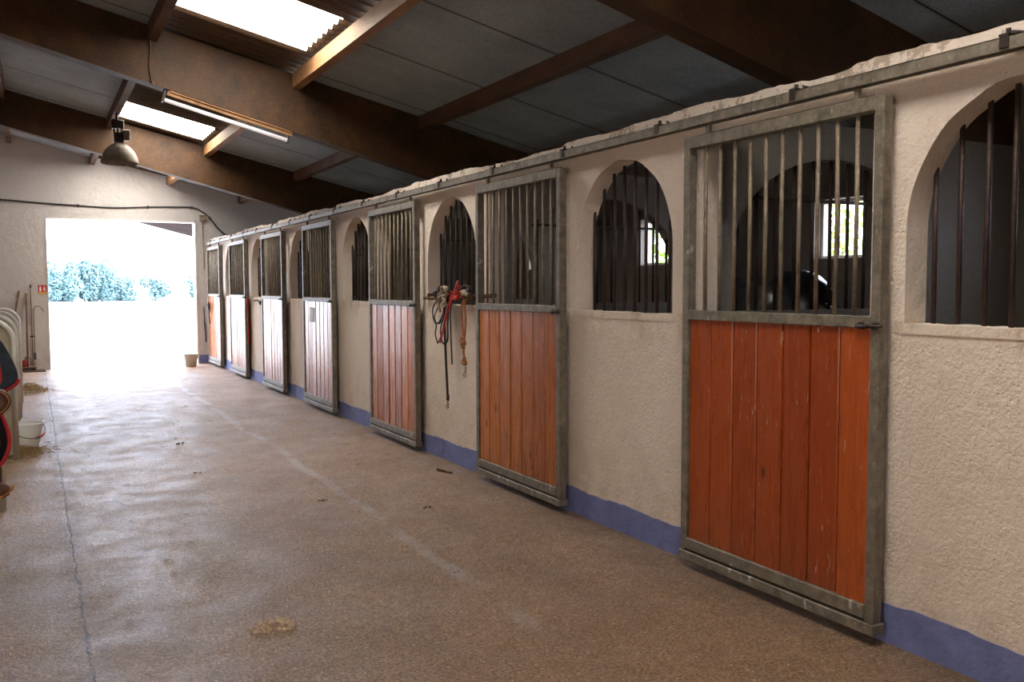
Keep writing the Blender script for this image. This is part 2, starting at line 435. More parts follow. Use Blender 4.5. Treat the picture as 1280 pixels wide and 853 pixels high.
# ------------------------------------------------------------------ partitions between the stalls, with their arches
PART = [DOOR_NEAR[i] + DOOR_W + .09 for i in range(1, 7)]
for yc in [1.33] + PART:
    w = MB(); a, b = 3.41, 5.02; xs = lerp(a, b, 40)
    def sl(xa, xb, zb, zt, n=1):
        q = lerp(xa, xb, n) if not isinstance(xa, list) else xa
        m = MB()
        return q
    def xstrip(xs_, bot, top):
        n = len(xs_); vs = []
        for i, x in enumerate(xs_):
            vs += [(x, yc - .055, bot[i]), (x, yc - .055, top[i]), (x, yc + .055, top[i]), (x, yc + .055, bot[i])]
        fs = [(0, 3, 2, 1), tuple((n - 1) * 4 + k for k in (0, 1, 2, 3))]
        for i in range(n - 1):
            A = i * 4; B = A + 4
            for k in range(4):
                k2 = (k + 1) % 4; fs.append((A + k, A + k2, B + k2, B + k))
        w.add(vs, fs)
    xstrip([DX + TH, a], [0, 0], [TOP, TOP]); xstrip([b, OUTX], [0, 0], [TOP, TOP])
    xstrip([a, b], [0, 0], [1.36, 1.36])
    cx = (a + b) / 2; ra = (b - a) / 2
    xs = [cx - ra * cos(pi * j / 40) for j in range(41)]
    xstrip(xs, [1.68 + .56 * sqrt(max(0, 1 - ((q - cx) / ra) ** 2)) for q in xs], [TOP + .004 * sin(q * 20) for q in xs])
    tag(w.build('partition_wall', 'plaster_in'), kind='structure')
    # algae-green ledge under the arch
    # barred arch
    g = empty('partition_grille', ((a + b) / 2, yc, 1.36))
    lab = 'dark barred grille filling the arch of a dividing wall inside the stalls'
    tag(g, lab, 'grille', 'arched grilles between the stalls')
    for j in range(11):
        x = a + (j + .5) * (b - a) / 11
        zt = 1.68 + .56 * sqrt(max(0, 1 - ((x - cx) / ra) ** 2))
        MB().tube([(x - cx, 0, -.01), (x - cx + rr(-.004, .004), 0, zt - 1.36 + .01)], .011, 8).build('bar', 'rust_bar', g)
    MB().tube([(a - cx, 0, .64), (b - cx, 0, .64)], .010, 8).build('crossbar', 'rust_bar', g)

# ------------------------------------------------------------------ outer wall of the stalls with small windows
OW = [2.56, 5.05, 7.57, 10.06, 12.55, 15.05, 17.4]
w = MB(); y = Y0
def ow(a, b, z0, z1): w.box(OUTX, OUTX + .22, a, b, z0, z1)
for k in OW:
    ow(y, k, 0, 2.795); ow(k, k + .55, 0, 1.73); ow(k, k + .55, 2.23, 2.795); y = k + .55
ow(y, YE, 0, 2.795)
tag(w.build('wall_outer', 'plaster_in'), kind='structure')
for k in OW:
    g = empty('stall_window', (OUTX + .12, k + .275, 1.73))
    tag(g, 'small barred stall window high in the outer wall with green leaves outside', 'window', 'small windows at the back of the stalls')
    m = MB(); m.bbox(-.02, .02, -.275, -.245, 0, .5); m.bbox(-.02, .02, .245, .275, 0, .5)
    m.bbox(-.02, .02, -.245, .245, 0, .03); m.bbox(-.02, .02, -.245, .245, .47, .5); m.build('window_frame', 'white', g)
    for j in (-.09, .09): MB().tube([(0, j, .03), (0, j, .47)], .007, 8).build('bar', 'rust_bar', g)

# ------------------------------------------------------------------ floor, ground
tag(MB().box(-3.0, OUTX + .22, Y0, YE + .25, -.15, 0).build('floor', 'floor'), kind='structure')
m = MB(); m.add([(-250, -60, -.03), (250, -60, -.03), (250, 320, -.03), (-250, 320, -.03)], [(0, 1, 2, 3)])
tag(m.build('ground', 'ground'), kind='structure')

# ------------------------------------------------------------------ end wall with the big opening
XL, XR, ZO = .25, 2.87, 2.79
m = MB()
def endp(x0, x1, z0, z1f):
    P = [(x0, YE, z0), (x1, YE, z0), (x1, YE, z1f(x1)), (x0, YE, z1f(x0))]
    m.prism(P, (0, .25, 0))
rf = lambda x: roof(x) + .02
endp(-3.0, -1.5, 0, rf); endp(-1.5, XL, 0, rf); endp(XL, XR, ZO, rf); endp(XR, OUTX + .22, 0, rf)
tag(m.build('wall_far', 'plaster_far', recalc=True), kind='structure')
m = MB()   # white-painted edge trim round the opening
m.box(XL - .0, XL + .02, YE - .01, YE + .26, 0, ZO); m.box(XR - .03, XR, YE - .015, YE + .26, 0, ZO); m.box(XL, XR, YE - .015, YE + .26, ZO - .03, ZO)
tag(m.build('trim_1', 'white'), kind='structure')
m = MB(); m.box(XR + .02, DX - .01, YE - .008, YE + .01, 0, .17); m.box(XR-.005, XR + .02, YE - .008, YE + .255, 0, .17)
tag(m.build('baseboard_far', 'blue'), kind='structure')
# left wall, back wall (behind the viewer) with its own opening
tag(MB().box(-3.2, -3.0, Y0, YE + .25, 0, 4.14).build('wall_left', 'plaster_far'), kind='structure')
m = MB()
for x0, x1, z0 in ((-3.0, -1.5, 0), (-1.5, OUTX + .22, 0)):
    m.prism([(x0, Y0 - .2, z0), (x1, Y0 - .2, z0), (x1, Y0 - .2, rf(x1)), (x0, Y0 - .2, rf(x0))], (0, .2, 0))
tag(m.build('wall_back', 'plaster_far', recalc=True), kind='structure')

# ------------------------------------------------------------------ roof
PUR = [-1.5, -.28, 1.05, 2.38, 3.72, 5.05]
m = MB()
def slab(x0, x1, ya, yb, t=.03):
    P = [(x0, ya, roof(x0)), (x1, ya, roof(x1)), (x1, ya, roof(x1) + t), (x0, ya, roof(x0) + t)]
    m.prism(P, (0, yb - ya, 0))
slab(-3.2, -1.5, Y0 - .2, YE + .3); slab(-1.5, 1.05, Y0 - .2, YE + .3)
tag(m.build('ceiling', 'panel', recalc=True), kind='structure'); m = MB(); slab(2.40, OUTX + .35, Y0 - .2, YE + .3)
tag(m.build('ceiling', 'panel', recalc=True), kind='structure')
# corrugated strip with its skylights
SKY = [(7.08, 8.22), (12.78, 13.86), (16.3, 17.6), (1.2, 2.3)]  # last two are added, to brighten the end wall and the near floor
XA, XB, XS = 1.05, 2.42, 2.27
def corr(ya, yb, xa, xb, name, mat, t=.008):
    n = max(4, int((yb - ya) / .017)); vs = []; fs = []
    for i in range(n + 1):
        y = ya + (yb - ya) * i / n; dz = .045 + .025 * sin(2 * pi * y / .155)
        for x in (xa, xb): vs += [(x, y, roof(x) + dz), (x, y, roof(x) + dz + t)]
    for i in range(n):
        a = i * 4; b = a + 4
        fs += [(a, a + 2, b + 2, b), (a + 1, b + 1, b + 3, a + 3), (a, b, b + 1, a + 1), (a + 2, a + 3, b + 3, b + 2)]
    q = MB(); q.add(vs, fs, True); return q.build(name, mat, recalc=True)
ys = [Y0 - .2]
for a, b in sorted(SKY): ys += [a, b]
ys.append(YE + .3)
for i in range(0, len(ys), 2):
    tag(corr(ys[i], ys[i + 1], XA, XB, 'ceiling_sheet', 'corr'), kind='structure')
SKL = ['bright corrugated skylight strip nearest above the aisle, beside the sloping brown beam', 'bright corrugated skylight strip farther down the aisle, behind the tube light', 'added corrugated skylight strip between the farthest beam and the end wall', 'unseen corrugated skylight strip added in the roof above the nearest stall door']
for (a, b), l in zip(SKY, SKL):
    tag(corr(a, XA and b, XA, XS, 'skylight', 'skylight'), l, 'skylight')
    tag(corr(a, b, XS, XB, 'ceiling_sheet', 'corr'), kind='structure')
# beams
def beam_bottom(x): return 3.64 - .253 * x
beams = [(-1.35, 'dark brown roof beam above and behind the viewer'),
         (3.78, 'very dark brown roof beam crossing over the nearest stall door'),
         (8.95, 'broad brown roof beam carrying the fluorescent tube light'),
         (14.12, 'brown roof beam behind the hanging dome lamp, farthest down the aisle')]
for yb, l in beams:
    m = MB(); xr = OUTX
    P = [(-1.5, yb, roof(-1.5)), (xr, yb, roof(xr)), (xr, yb, beam_bottom(xr)), (-1.5, yb, beam_bottom(-1.5)), (-3.0, yb, beam_bottom(-1.5) - .3), (-3.0, yb, roof(-3.0))]
    m.prism(P, (0, .17, 0))
    tag(m.build('roof_beam', 'beam', recalc=True), l, 'roof beam')
# purlins, one timber per bay
bays = [(Y0, -1.35), (-1.18, 3.78), (3.95, 8.95), (9.12, 14.12), (14.29, YE)]
bayn = ['over the viewer', 'over the nearest stalls', 'in the bay before the broad brown beam', 'in the bay behind the broad brown beam', 'in the last bay by the end wall']
pn = {-1.5: 'ridge timber', -.28: 'leftmost timber purlin', 1.05: 'timber purlin left of the skylights', 2.38: 'pale timber purlin right of the skylights', 3.72: 'timber purlin above the stall fronts', 5.05: 'timber purlin above the back of the stalls'}
for i, (a, b) in enumerate(bays):
    for x in PUR:
        if x == -1.5 and i > 20: continue
        m = MB(); zt = roof(x) + (.02 if x in (1.05, 2.38) else .002); zb = roof(x) - .14
        hw = .04
        P = [(x - hw, a, zb + .01), (x + hw, a, zb), (x + hw, a, roof(x + hw)), (x - hw, a, roof(x - hw) if x > -1.4 else roof(x - hw))]
        m.prism(P, (0, b - a, 0))
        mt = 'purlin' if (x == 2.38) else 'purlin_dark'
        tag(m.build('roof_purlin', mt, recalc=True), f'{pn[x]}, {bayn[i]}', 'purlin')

# ------------------------------------------------------------------ sliding door track
tr = empty('sliding_door_track', (3.06, 0, 2.35), 'long galvanised sliding door track running along the top of the stall fronts', 'door track')
m = MB()
m.box(-.030, .030, Y0 + .05, YE - .06, .018, .022); m.box(-.030, -.026, Y0 + .05, YE - .06, -.022, .022); m.box(.026, .030, Y0 + .05, YE - .06, -.022, .022)
m.box(-.030, -.012, Y0 + .05, YE - .06, -.026, -.022); m.box(.012, .030, Y0 + .05, YE - .06, -.026, -.022)
m.build('rail', 'galv', tr)
for k in range(22):
    yb = -.98 + 1.0 * k - (.01 * k)
    if yb > YE - .1: break
    m = MB(); m.bbox(-.036, .07, yb - .022, yb + .022, .024, .032, .002); m.bbox(-.038, -.032, yb - .018, yb + .018, -.02, .03, .002)
    m.tube([(-.01, yb, .03), (-.01, yb, .052)], .009, 8); m.tube([(.03, yb - .03, .036), (.066, yb + .035, .060)], .006, 6)
    m.build('bracket', 'metal_dark', tr)

# ------------------------------------------------------------------ stall doors
def make_door(W, wood):
    r = empty('stall_door')
    H = 2.27; B = .055
    for y0_, nm in ((0, 'near'), (W - .045, 'far')):
        MB().bbox(0, B, y0_, y0_ + .045, .094, H, .004).build('stile', 'galv', r)
    MB().bbox(-.002, B, .045, W - .045, H - .06, H + .001, .004).build('top_rail', 'galv', r)
    MB().bbox(-.004, B, .045, W - .045, 1.325, 1.375, .004).build('mid_rail', 'galv', r)
    m = MB(); m.bbox(-.003, B, .045, W - .045, .105, .165, .004); m.bbox(-.010, B + .008, -.010, W + .002, .046, .094, .004)
    m.build('bottom_rail', 'galv', r)
    m = MB(); n = 7; y0_ = .045; pw = (W - .09) / n
    for k in range(n):
        a = y0_ + k * pw + .0042; b = y0_ + (k + 1) * pw - .0042; x = .012 + rr(-.0015, .0015); tl = rr(-.002, .002)
        c = .006
        P = [(x + c, a, .165), (x + tl, a + c, .165), (x - tl, b - c, .165), (x + c, b, .165), (.04, b, .165), (.04, a, .165)]
        m.prism(P, (0, 0, 1.325 - .165))
    m.build('plank_panel', wood, r, recalc=True)
    MB().box(.041, .046, .045, W - .045, .165, 1.325).build('groove_shade_sheet', 'black', r)  # black sheet behind the planks stands in for shade in the grooves
    nb = 10; sp = (W - .09) / (nb + 1)
    for k in range(nb):
        yb = .045 + sp * (k + 1)
        MB().tube([(.027, yb, 1.372), (.027 + rr(-.003, .003), yb + rr(-.006, .006), 1.8), (.027, yb, H - .058)], .0095, 8).build('bar', 'galv_bar', r)
    m = MB()
    for yb in (.16, W - .16):
        m.bbox(.02, .044, yb - .012, yb + .012, H, H + .05, .003)
        m.tube([(.032, yb - .02, H + .072), (.032, yb + .02, H + .072)], .010, 12)
    m.build('trolley', 'galv', r)
    l = MB(); l.tube([(-.012, -.02, 1.335), (-.012, .11, 1.335)], .007, 8); l.tube([(-.012, .04, 1.335), (-.045, .04, 1.33)], .006, 8)
    l.bbox(-.012, 0, .0, .03, 1.32, 1.35, .002); l.bbox(-.012, 0, .07, .10, 1.32, 1.35, .002)
    l.build('latch', 'metal_dark', r)
    return r
dA = make_door(DOOR_W, 'wood_red'); dB = make_door(DOOR_W, 'wood_brown')
LD = ['sliding stall door nearest the viewer with deep red boards and grey barred top',
      'second sliding stall door from the viewer, right of the hanging halters, orange brown boards',
      'third sliding stall door from the viewer, left of the hanging halters',
      'fourth sliding stall door from the viewer, with a small white note on its boards',
      'fifth sliding stall door from the viewer, pale glare on its varnished boards',
      'sixth sliding stall door from the viewer, beside a red hanging strap',
      'farthest sliding stall door, beside the end wall, with a dark halter hung on it']
for i, yn in enumerate(DOOR_NEAR[1:]):
    d = dA if i == 0 else dB if i == 1 else copy_tree(dB)
    d.location = (3.030, yn, 0)
    tag(d, LD[i], 'stall door', 'sliding stall doors')

# ------------------------------------------------------------------ arched window grilles
LW = ['dark bars in the nearest, partly cut off arched opening at the right of the view',
      'dark bars in the arched opening left of the nearest stall door',
      'dark bars in the arched opening above the hanging halters',
      'dark bars in the arched opening left of the third stall door',
      'dark bars in the arched opening left of the door with the white note',
      'dark bars in the arched opening beside the red hanging strap',
      'dark bars in the farthest arched opening, beside the last door']
for i, yf in enumerate(WIN_FAR):
    W = WIN_W[i]; cy = yf - W / 2; ra = W / 2
    g = empty('window_grille', (DX + .105, cy, SILL), LW[i], 'window bars', 'arched opening bars')
    n = 9
    for j in range(n):
        yy = -ra + (j + .5) * W / n
        zt = 1.72 + .535 * sqrt(max(0, 1 - (yy / ra) ** 2)) - SILL
        MB().tube([(0, yy, -.02), (rr(-.004, .004), yy + rr(-.008, .008), zt * .5), (0, yy + rr(-.004, .004), zt + .015)], .0105, 8).build('bar', 'rust_bar', g)

# ------------------------------------------------------------------ hanging dome lamp
lp = empty('pendant_lamp', (1.07, 12.85, 3.12), 'dusty bell shaped industrial lamp hanging from the roof timber', 'lamp')
prof = [(.225, 0), (.232, .006), (.230, .02), (.222, .06), (.205, .115), (.178, .165), (.14, .21), (.10, .24), (.06, .262), (.05, .285)]
inner = [(r - .008, z - .003) for r, z in prof][::-1]
MB().lathe(prof + inner, n=36).build('lamp_shade', 'lamp', lp)
m = MB(); m.lathe([(0, .03), (.05, .04), (.07, .08), (.05, .13), (.03, .18), (0, .19)], n=20); m.build('bulb', 'tube', lp)
m = MB(); m.lathe([(.0, .272), (.055, .272), (.06, .30), (.05, .34), (.05, .40), (0, .40)], n=20)
m.bbox(-.02, -.005, -.08, .08, .37, .46); m.tube([(-.05, 0, .28), (-.06, 0, .46)], .01, 8); m.tube([(.03, 0, .28), (.03, 0, .46)], .01, 8)
m.build('lamp_neck', 'metal_dark', lp)
MB().bbox(.045, .13, -.06, .06, .30, .44, .006).build('ballast_box', 'lamp', lp)
m = MB(); m.bbox(-.09, .06, -.06, .06, .45, .565, .01); m.tube([(-.02, 0, .55), (-.02, 0, .66)], .018, 10); m.build('mounting', 'metal_dark', lp)

# ------------------------------------------------------------------ fluorescent light under the broad beam
fl = empty('tube_light', (1.76, 9.03, beam_bottom(1.76)), 'long fluorescent tube light fixed under the broad brown beam', 'tube light')
ang = math.atan(.253); R = Matrix.Rotation(ang, 4, 'Y')
L = .60
m = MB()
m.bbox(-L, L, -.055, .055, -.022, -.001, .003, R)
for sx in (-1, 1): m.bbox(sx * L - .012 - .02, sx * L + .012 - .02, -.055, .03, -.115, -.001, .003, R)
m.build('housing', 'metal_dark', fl)
m = MB(); m.bbox(-L, L, -.058, -.05, -.05, -.004, .002, R); m.bbox(-L+.02, L-.02, -.075, -.06, -.018, -.003, .002, R)
for k in range(7):
    x = -L + .1 + k * (2 * L - .2) / 6
    m.bbox(x - .006, x + .006, -.064, -.05, -.05, -.004, .001, R)
m.build('timber_batten', 'purlin', fl)
MB().tube([R @ Vector((-L - .03, -.035, -.095)), R @ Vector((L - .02, -.035, -.095))], .019, 12).build('fluorescent_tube', 'tube', fl)
# feed wire down the beam face
tag(MB().tube(smooth_path([(1.02, 8.938, 3.86), (1.03, 8.936, 3.7), (1.015, 8.938, 3.55), (1.03, 8.937, 3.42), (1.05, 8.938, 3.36)]), .006, 6).build('wire', 'purlin_dark'), 'thin brown wire running down the broad beam above the tube light', 'wire')

# ------------------------------------------------------------------ end wall fittings
cb = [(-.95, 3.06), (-.45, 3.065), (.2, 3.03), (.8, 3.01), (1.4, 2.995), (2.0, 3.03), (2.5, 3.05), (2.8, 3.05), (2.98, 2.98), (3.13, 2.86), (3.28, 2.66), (3.45, 2.52), (3.7, 2.42)]
cc = empty('wall_cable', (1.2, YE - .02, 3.0), 'black cable clipped along the end wall above the big doorway, drooping at the right', 'cable')
MB().tube(smooth_path([(x - 1.2, 0, z - 3.0) for x, z in cb]), .014, 8).build('cable', 'cable', cc)
m = MB()
for x, z in cb[1:10:2]: m.bbox(x - 1.2 - .012, x - 1.2 + .012, -.014, .02, z - 3.0 - .03, z - 3.0 + .03, .003)
m.build('clip', 'metal_dark', cc)
jb = empty('junction_box', (2.99, YE - .03, 2.85), 'small pale junction box at the upper right corner of the doorway', 'junction box')
MB().bbox(-.06, .06, -.025, .03, -.06, .06, .008).build('box_body', 'lamp', jb)
MB().tube([(0, 0, -.06), (0, .0, -.5), (.01, 0, -1.0)], .008, 6).build('conduit', 'lamp', jb)
# safety sign
sg = empty('fire_sign', (.17, YE - .006, 1.47), 'small red fire extinguisher sign on the end wall left of the doorway', 'sign')
MB().bbox(-.066, .066, -.004, .004, -.045, .075, .002).build('sign_plate', 'sign_red', sg)
m = MB()
def ext_icon(cx, cz, s):
    m.prism([(cx - .014 * s, -.006, cz - .04 * s), (cx + .014 * s, -.006, cz - .04 * s), (cx + .014 * s, -.006, cz + .015 * s), (cx + .006 * s, -.006, cz + .028 * s), (cx - .006 * s, -.006, cz + .028 * s), (cx - .014 * s, -.006, cz + .015 * s)], (0, .003, 0))
    m.prism([(cx - .006 * s, -.006, cz + .03 * s), (cx + .006 * s, -.006, cz + .03 * s), (cx + .006 * s, -.006, cz + .042 * s), (cx - .006 * s, -.006, cz + .042 * s)], (0, .003, 0))
ext_icon(-.03, .012, 1.15); ext_icon(.033, .012, 1.0)
m.prism([(.018, -.006, -.02), (.025, -.006, -.02), (.025, -.006, .03), (.018, -.006, .03)], (0, .003, 0))
m.build('extinguisher_symbol', 'paper', sg, recalc=True)
MB().bbox(-.066, .066, -.004, .004, -.085, -.047, .002).build('sign_lower_strip', 'sign_yel', sg)
# water pipe with swan neck and foot
wp = empty('water_pipe', (.02, YE - .05, 0), 'thin grey standpipe with a swan neck on the end wall', 'water pipe')
path = [(0, 0, .02), (0, 0, .6), (.0, 0, 1.05), (.012, -.01, 1.13), (.05, -.02, 1.17), (.10, -.03, 1.155), (.14, -.035, 1.11), (.155, -.04, 1.07)]
MB().tube(smooth_path(path), .009, 8).build('pipe', 'galv_bar', wp)
MB().tube([(-.035, .035, .03), (-.035, .03, 1.5)], .007, 8).build('riser', 'galv_bar', wp)
m = MB(); m.tube([(-.035, .02, 1.50), (-.035, .02, 1.56)], .012, 8); m.tube([(-.07, 0, .62), (.01, 0, .62)], .012, 8); m.lathe([(.0, 0), (.02, 0), (.02, .12), (0, .12)], (0, 0, .2), 10)
m.build('valve', 'metal_dark', wp)
tag(MB().bbox(-.17, .18, YE - .42, YE - .1, 0, .022, .006).build('drain_plate', 'metal_dark'), 'flat brown drain plate on the floor at the foot of the water pipe', 'drain plate')
# extinguisher
ex = empty('fire_extinguisher', (-.13, YE - .13, 0.0), 'small red fire extinguisher on the floor by the water pipe', 'extinguisher')
MB().lathe([(0, .005), (.055, .005), (.06, .02), (.06, .17), (.045, .2), (.018, .215), (.018, .23), (0, .23)], n=20).build('cylinder_body', 'ext_red', ex)
m = MB(); m.tube([(0, 0, .23), (0, 0, .25)], .014, 8); m.bbox(-.01, .01, -.05, .01, .25, .262, .002); m.bbox(-.01, .01, -.05, .01, .235, .243, .002); m.build('lever', 'black', ex)
MB().tube(smooth_path([(.01, 0, .24), (.06, -.02, .245), (.08, -.03, .18), (.07, -.03, .1)]), .007, 6).build('hose', 'black', ex)
# leaning broom handles
for (x0, z0, x1, z1, l) in ((-.20, 1.44, -.44, .0, 'left of two brown tool handles leaning on the end wall'), (-.085, 1.40, -.10, .0, 'right of two brown tool handles leaning on the end wall, tilted outward')):
    e = empty('broom', (x1, YE - .28, 0), l, 'broom')
    MB().tube([(0, 0, .07), (x0 - x1, .255, z0)], .018, 8).build('handle', 'stick', e)
    m = MB(); m.bbox(-.14, .14, -.03, .03, .05, .085, .006); m.build('head', 'stick', e)
    m = MB()
    for k in range(60): 
        xx = rr(-.13, .13); yy = rr(-.025, .025); m.tube([(xx, yy, .055), (xx * 1.05, yy * 1.4, .0)], .003, 4)
    m.build('bristles', 'dung', e)
# hanging stick on the right pier
tag(MB().tube(smooth_path([(2.975, YE - .02, 1.12), (2.985, YE - .022, .85), (3.0, YE - .025, .6), (3.005, YE - .022, .42)]), [.008] * 7 + [.013] * 12, 7).build('hanging_rod', 'metal_dark'), 'thin dark iron rod hanging on the right pier of the doorway', 'rod')

# ------------------------------------------------------------------ buckets
def bucket(loc, l, r0, r1, h, handle=True):
    b = empty('bucket', loc, l, 'bucket')
    p = [(0, .0), (r0, .0), (r0 + (r1 - r0) * .96, h * .96), (r1 + .012, h * .965), (r1 + .014, h), (r1 - .004, h)]
    MB().lathe(p, n=32).build('pail', 'plastic' if handle else 'white', b)
    if handle:
        pts = []
        for k in range(13):
            a = pi * k / 12
            pts.append((cos(a) * (r1 + .012), -sin(a) * (r1 + .02) * .995, h * .90 - sin(a) * .11))
        MB().tube(pts, .0035, 6).build('wire_handle', 'metal_dark', b)
        MB().tube([Vector(p) for p in pts[3:6]], .009, 8).build('handle_grip', 'red', b)
    return b
b1 = bucket((-.09, 9.5, 0), 'white plastic bucket with a wire handle on the floor before the left dividers', .105, .15, .235)
m = MB()  # printed marks on the near face
for k, (dx, hgt) in enumerate(((-.0, .03), (.014, .02), (.028, .028), (.044, .016), (.056, .024))):
    a = radians(-72 + k * 6); rA = .105 + .045 * .42 + .0025
    m.bbox(-.003, .003, -.0015, .0015, -.5 * hgt, .5 * hgt, .0005, Matrix.Translation((cos(a) * rA, sin(a) * rA, .235 * .42)) @ Matrix.Rotation(a + pi / 2, 4, 'Z'))
m.build('printed_mark', 'black', b1)
b1.rotation_euler.z = radians(25)
bucket((2.62, 17.75, 0), 'small white bucket standing in the doorway beside the right pier', .095, .13, .24, False)

# ------------------------------------------------------------------ rounded dividers on the left
for i, (yy, l) in enumerate(((13.3, 'farthest rounded white divider board at the left edge'), (11.7, 'second farthest rounded white divider board at the left edge'), (10.3, 'middle rounded white divider board, just behind the white bucket'), (8.9, 'second nearest rounded cream divider board at the left edge'), (6.85, 'nearest rounded cream divider board, behind the hanging horse blanket'))):
    e = empty('stall_divider', (-.222 if yy < 7 else -.165, yy, 0), l, 'divider', 'rounded dividers on the left')
    r = .17; H = 1.215; pts = [(-2.6, H)]
    pts += [(-r + r * sin(a), H - r + r * cos(a)) for a in [pi / 2 * k / 10 for k in range(11)]]
    pts += [(0, .04)]
    m = MB(); m.prism([(x, -.017, z) for x, z in [(-2.6, .04)] + pts], (0, .034, 0)); m.build('board', 'cream' if i > 1 else 'white', e, recalc=True)
    full = [(x, 0, z) for x, z in pts] ; full[-1] = (0, 0, .0)
    MB().tube(full, .028, 10).build('tube_rim', 'white', e)
    MB().bbox(-2.6, -2.55, -.03, .03, 0, H, .005).build('post', 'white', e)
e = empty('spray_bottle', (-.275, 6.85, 1.243), 'small green container with a white cap on the nearest divider', 'bottle')
MB().lathe([(0, 0), (.03, 0), (.032, .05), (.025, .075), (.012, .085), (0, .085)], n=16).build('bottle_body', 'green_p', e)
MB().lathe([(0, .083), (.016, .083), (.016, .13), (.02, .15), (0, .15)], n=14).build('bottle_cap', 'paper', e)

# ------------------------------------------------------------------ blanket rack and horse rugs at the left edge
rk = empty('blanket_rack', (-.6, 4.0, 0), 'steel rack at the left edge holding the horse rugs', 'rack')
m = MB()
m.tube([(-.45, 0, .02), (-.45, 0, 1.33)], .02, 10); m.tube([(.28, 0, .02), (.28, 0, 1.33)], .02, 10); m.build('post', 'metal_dark', rk)
MB().tube([(-.5, 0, 1.33), (.30, 0, 1.33)], .018, 10).build('top_rail', 'metal_dark', rk)
MB().tube([(-.45, 0, .80), (.30, 0, .80)], .014, 10).build('lower_rail', 'metal_dark', rk)
m = MB(); m.bbox(-.49, -.41, -.22, .22, 0, .03, .005); m.bbox(.24, .32, -.22, .22, 0, .03, .005); m.build('foot', 'metal_dark', rk)
def rug(name, outline, xin, yb, mat, label, depth=.035, seed=1, cat='horse rug'):
    """outline: right-hand silhouette points (x,z) from top to bottom; draped sheet to the left as far as xin"""
    e = empty(name, (0, yb, 0), label, cat)
    P = smooth_path([(x, 0, z) for x, z in outline], 6)
    n = len(P); cols = 26; vs = []; fs = []
    for side in (-1, 1):
        for i, p in enumerate(P):
            for j in range(cols + 1):
                t = j / cols; x = p.x + (xin - p.x) * t
                f = depth * .55 * sin(x * 19 + seed + p.z * 2.2) * (.3 + .7 * min(1, t * 4)) * (1.25 - .3 * p.z)
                th = .012 + depth * min(1, t * 6) * .7
                vs.append((x, side * th + f, p.z + .012 * sin(x * 13 + seed)))
    K = n * (cols + 1)
    for s in (0, 1):
        for i in range(n - 1):
            for j in range(cols):
                a = s * K + i * (cols + 1) + j; q = (a, a + 1, a + cols + 2, a + cols + 1)
                fs.append(q if s == 0 else q[::-1])
    for i in range(n - 1):
        a = i * (cols + 1); fs.append((a, a + cols + 1, K + a + cols + 1, K + a))
        a = i * (cols + 1) + cols; fs.append((a, K + a, K + a + cols + 1, a + cols + 1))
    for j in range(cols):
        fs.append((j, K + j, K + j + 1, j + 1)); a = (n - 1) * (cols + 1) + j; fs.append((a, a + 1, K + a + 1, K + a))
    m = MB(); m.add(vs, fs, True); m.build('cloth', mat, e, recalc=True)
    edge = [Vector((vs[i * (cols + 1)][0] + .002, (vs[i * (cols + 1)][1] + vs[K + i * (cols + 1)][1]) / 2 - .012, vs[i * (cols + 1)][2])) for i in range(n)]
    bot = [Vector((vs[(n - 1) * (cols + 1) + j][0], (vs[(n - 1) * (cols + 1) + j][1]), vs[(n - 1) * (cols + 1) + j][2])) for j in range(cols + 1)]
    return e, edge, bot
e, ed, bo = rug('horse_rug', [(-.20, 1.37), (-.15, 1.35), (-.11, 1.30), (-.078, 1.23), (-.060, 1.175), (-.062, 1.135), (-.10, 1.11)], -.95, 4.0, 'navy', 'charcoal horse rug with red piping draped over the rack, upper of the two rugs', seed=.4)
MB().tube(ed[-9:] + bo, .007, 6).build('red_piping', 'piping', e)
MB().tube(smooth_path([(-.16, -.05, 1.30), (-.13, -.055, 1.24), (-.115, -.055, 1.18), (-.12, -.055, 1.13), (-.15, -.05, 1.10)]), .0035, 6).build('red_piping', 'piping', e)
e, ed, bo = rug('horse_rug', [(-.17, 1.08), (-.135, 1.045), (-.11, .98), (-.096, .92), (-.10, .87), (-.125, .82), (-.17, .80)], -.90, 3.93, 'black_cloth', 'black horse rug with red piping hanging below the charcoal one, lower of the two', seed=2.1)
MB().tube(ed + bo[1:], .008, 6).build('red_piping', 'piping', e)
MB().tube([(v.x - .035, v.y - .02, v.z) for v in ed[6:-6]], .005, 6).build('red_piping', 'piping', e)
# folded strap
e = empty('leather_strap', (-.115, 3.86, 1.105), 'folded brown leather strap between the two horse rugs', 'strap')
MB().tube(smooth_path([(-.3, 0, .0), (-.1, 0, .0), (-.01, 0, -.005), (.012, 0, -.03), (.0, .0, -.055), (-.04, 0, -.08), (-.12, 0, -.10)]), .022, 8, flat=.6).build('strap', 'leather', e)
MB().tube(smooth_path([(-.04, -.016, .012), (.005, -.016, .002), (.026, -.014, -.03), (.010, -.014, -.065), (-.035, -.014, -.095)]), .0022, 6).build('stitching', 'orange', e)
# boot-like leather flap hanging lowest
e = empty('leather_boot', (-.148, 3.93, .735), 'brown leather riding boot with an orange welt hanging below the rugs', 'boot')
m = MB()
prof = [((-.045, .0, .12), .045), ((-.035, 0, .06), .042), ((-.02, 0, .015), .040), ((.0, 0, -.01), .036), ((.03, 0, -.018), .030), ((.05, 0, -.02), .016)]
m.tube([p for p, r in prof], [r for p, r in prof], 16, up=(0, 1, 0)); m.build('boot_upper', 'leather', e)
MB().tube(smooth_path([(-.08, -.02, -.045), (-.03, -.03, -.048), (.02, -.025, -.035), (.055, -.01, -.015), (.062, 0, .0)]), .005, 6).build('welt', 'orange', e)
MB().tube([(-.01, 0, .0), (-.012, .0, .06), (-.03, .01, .14), (-.05, .01, .22)], [.034, .040, .044, .046], 12, flat=.7).build('hanging_loop', 'leather', e)

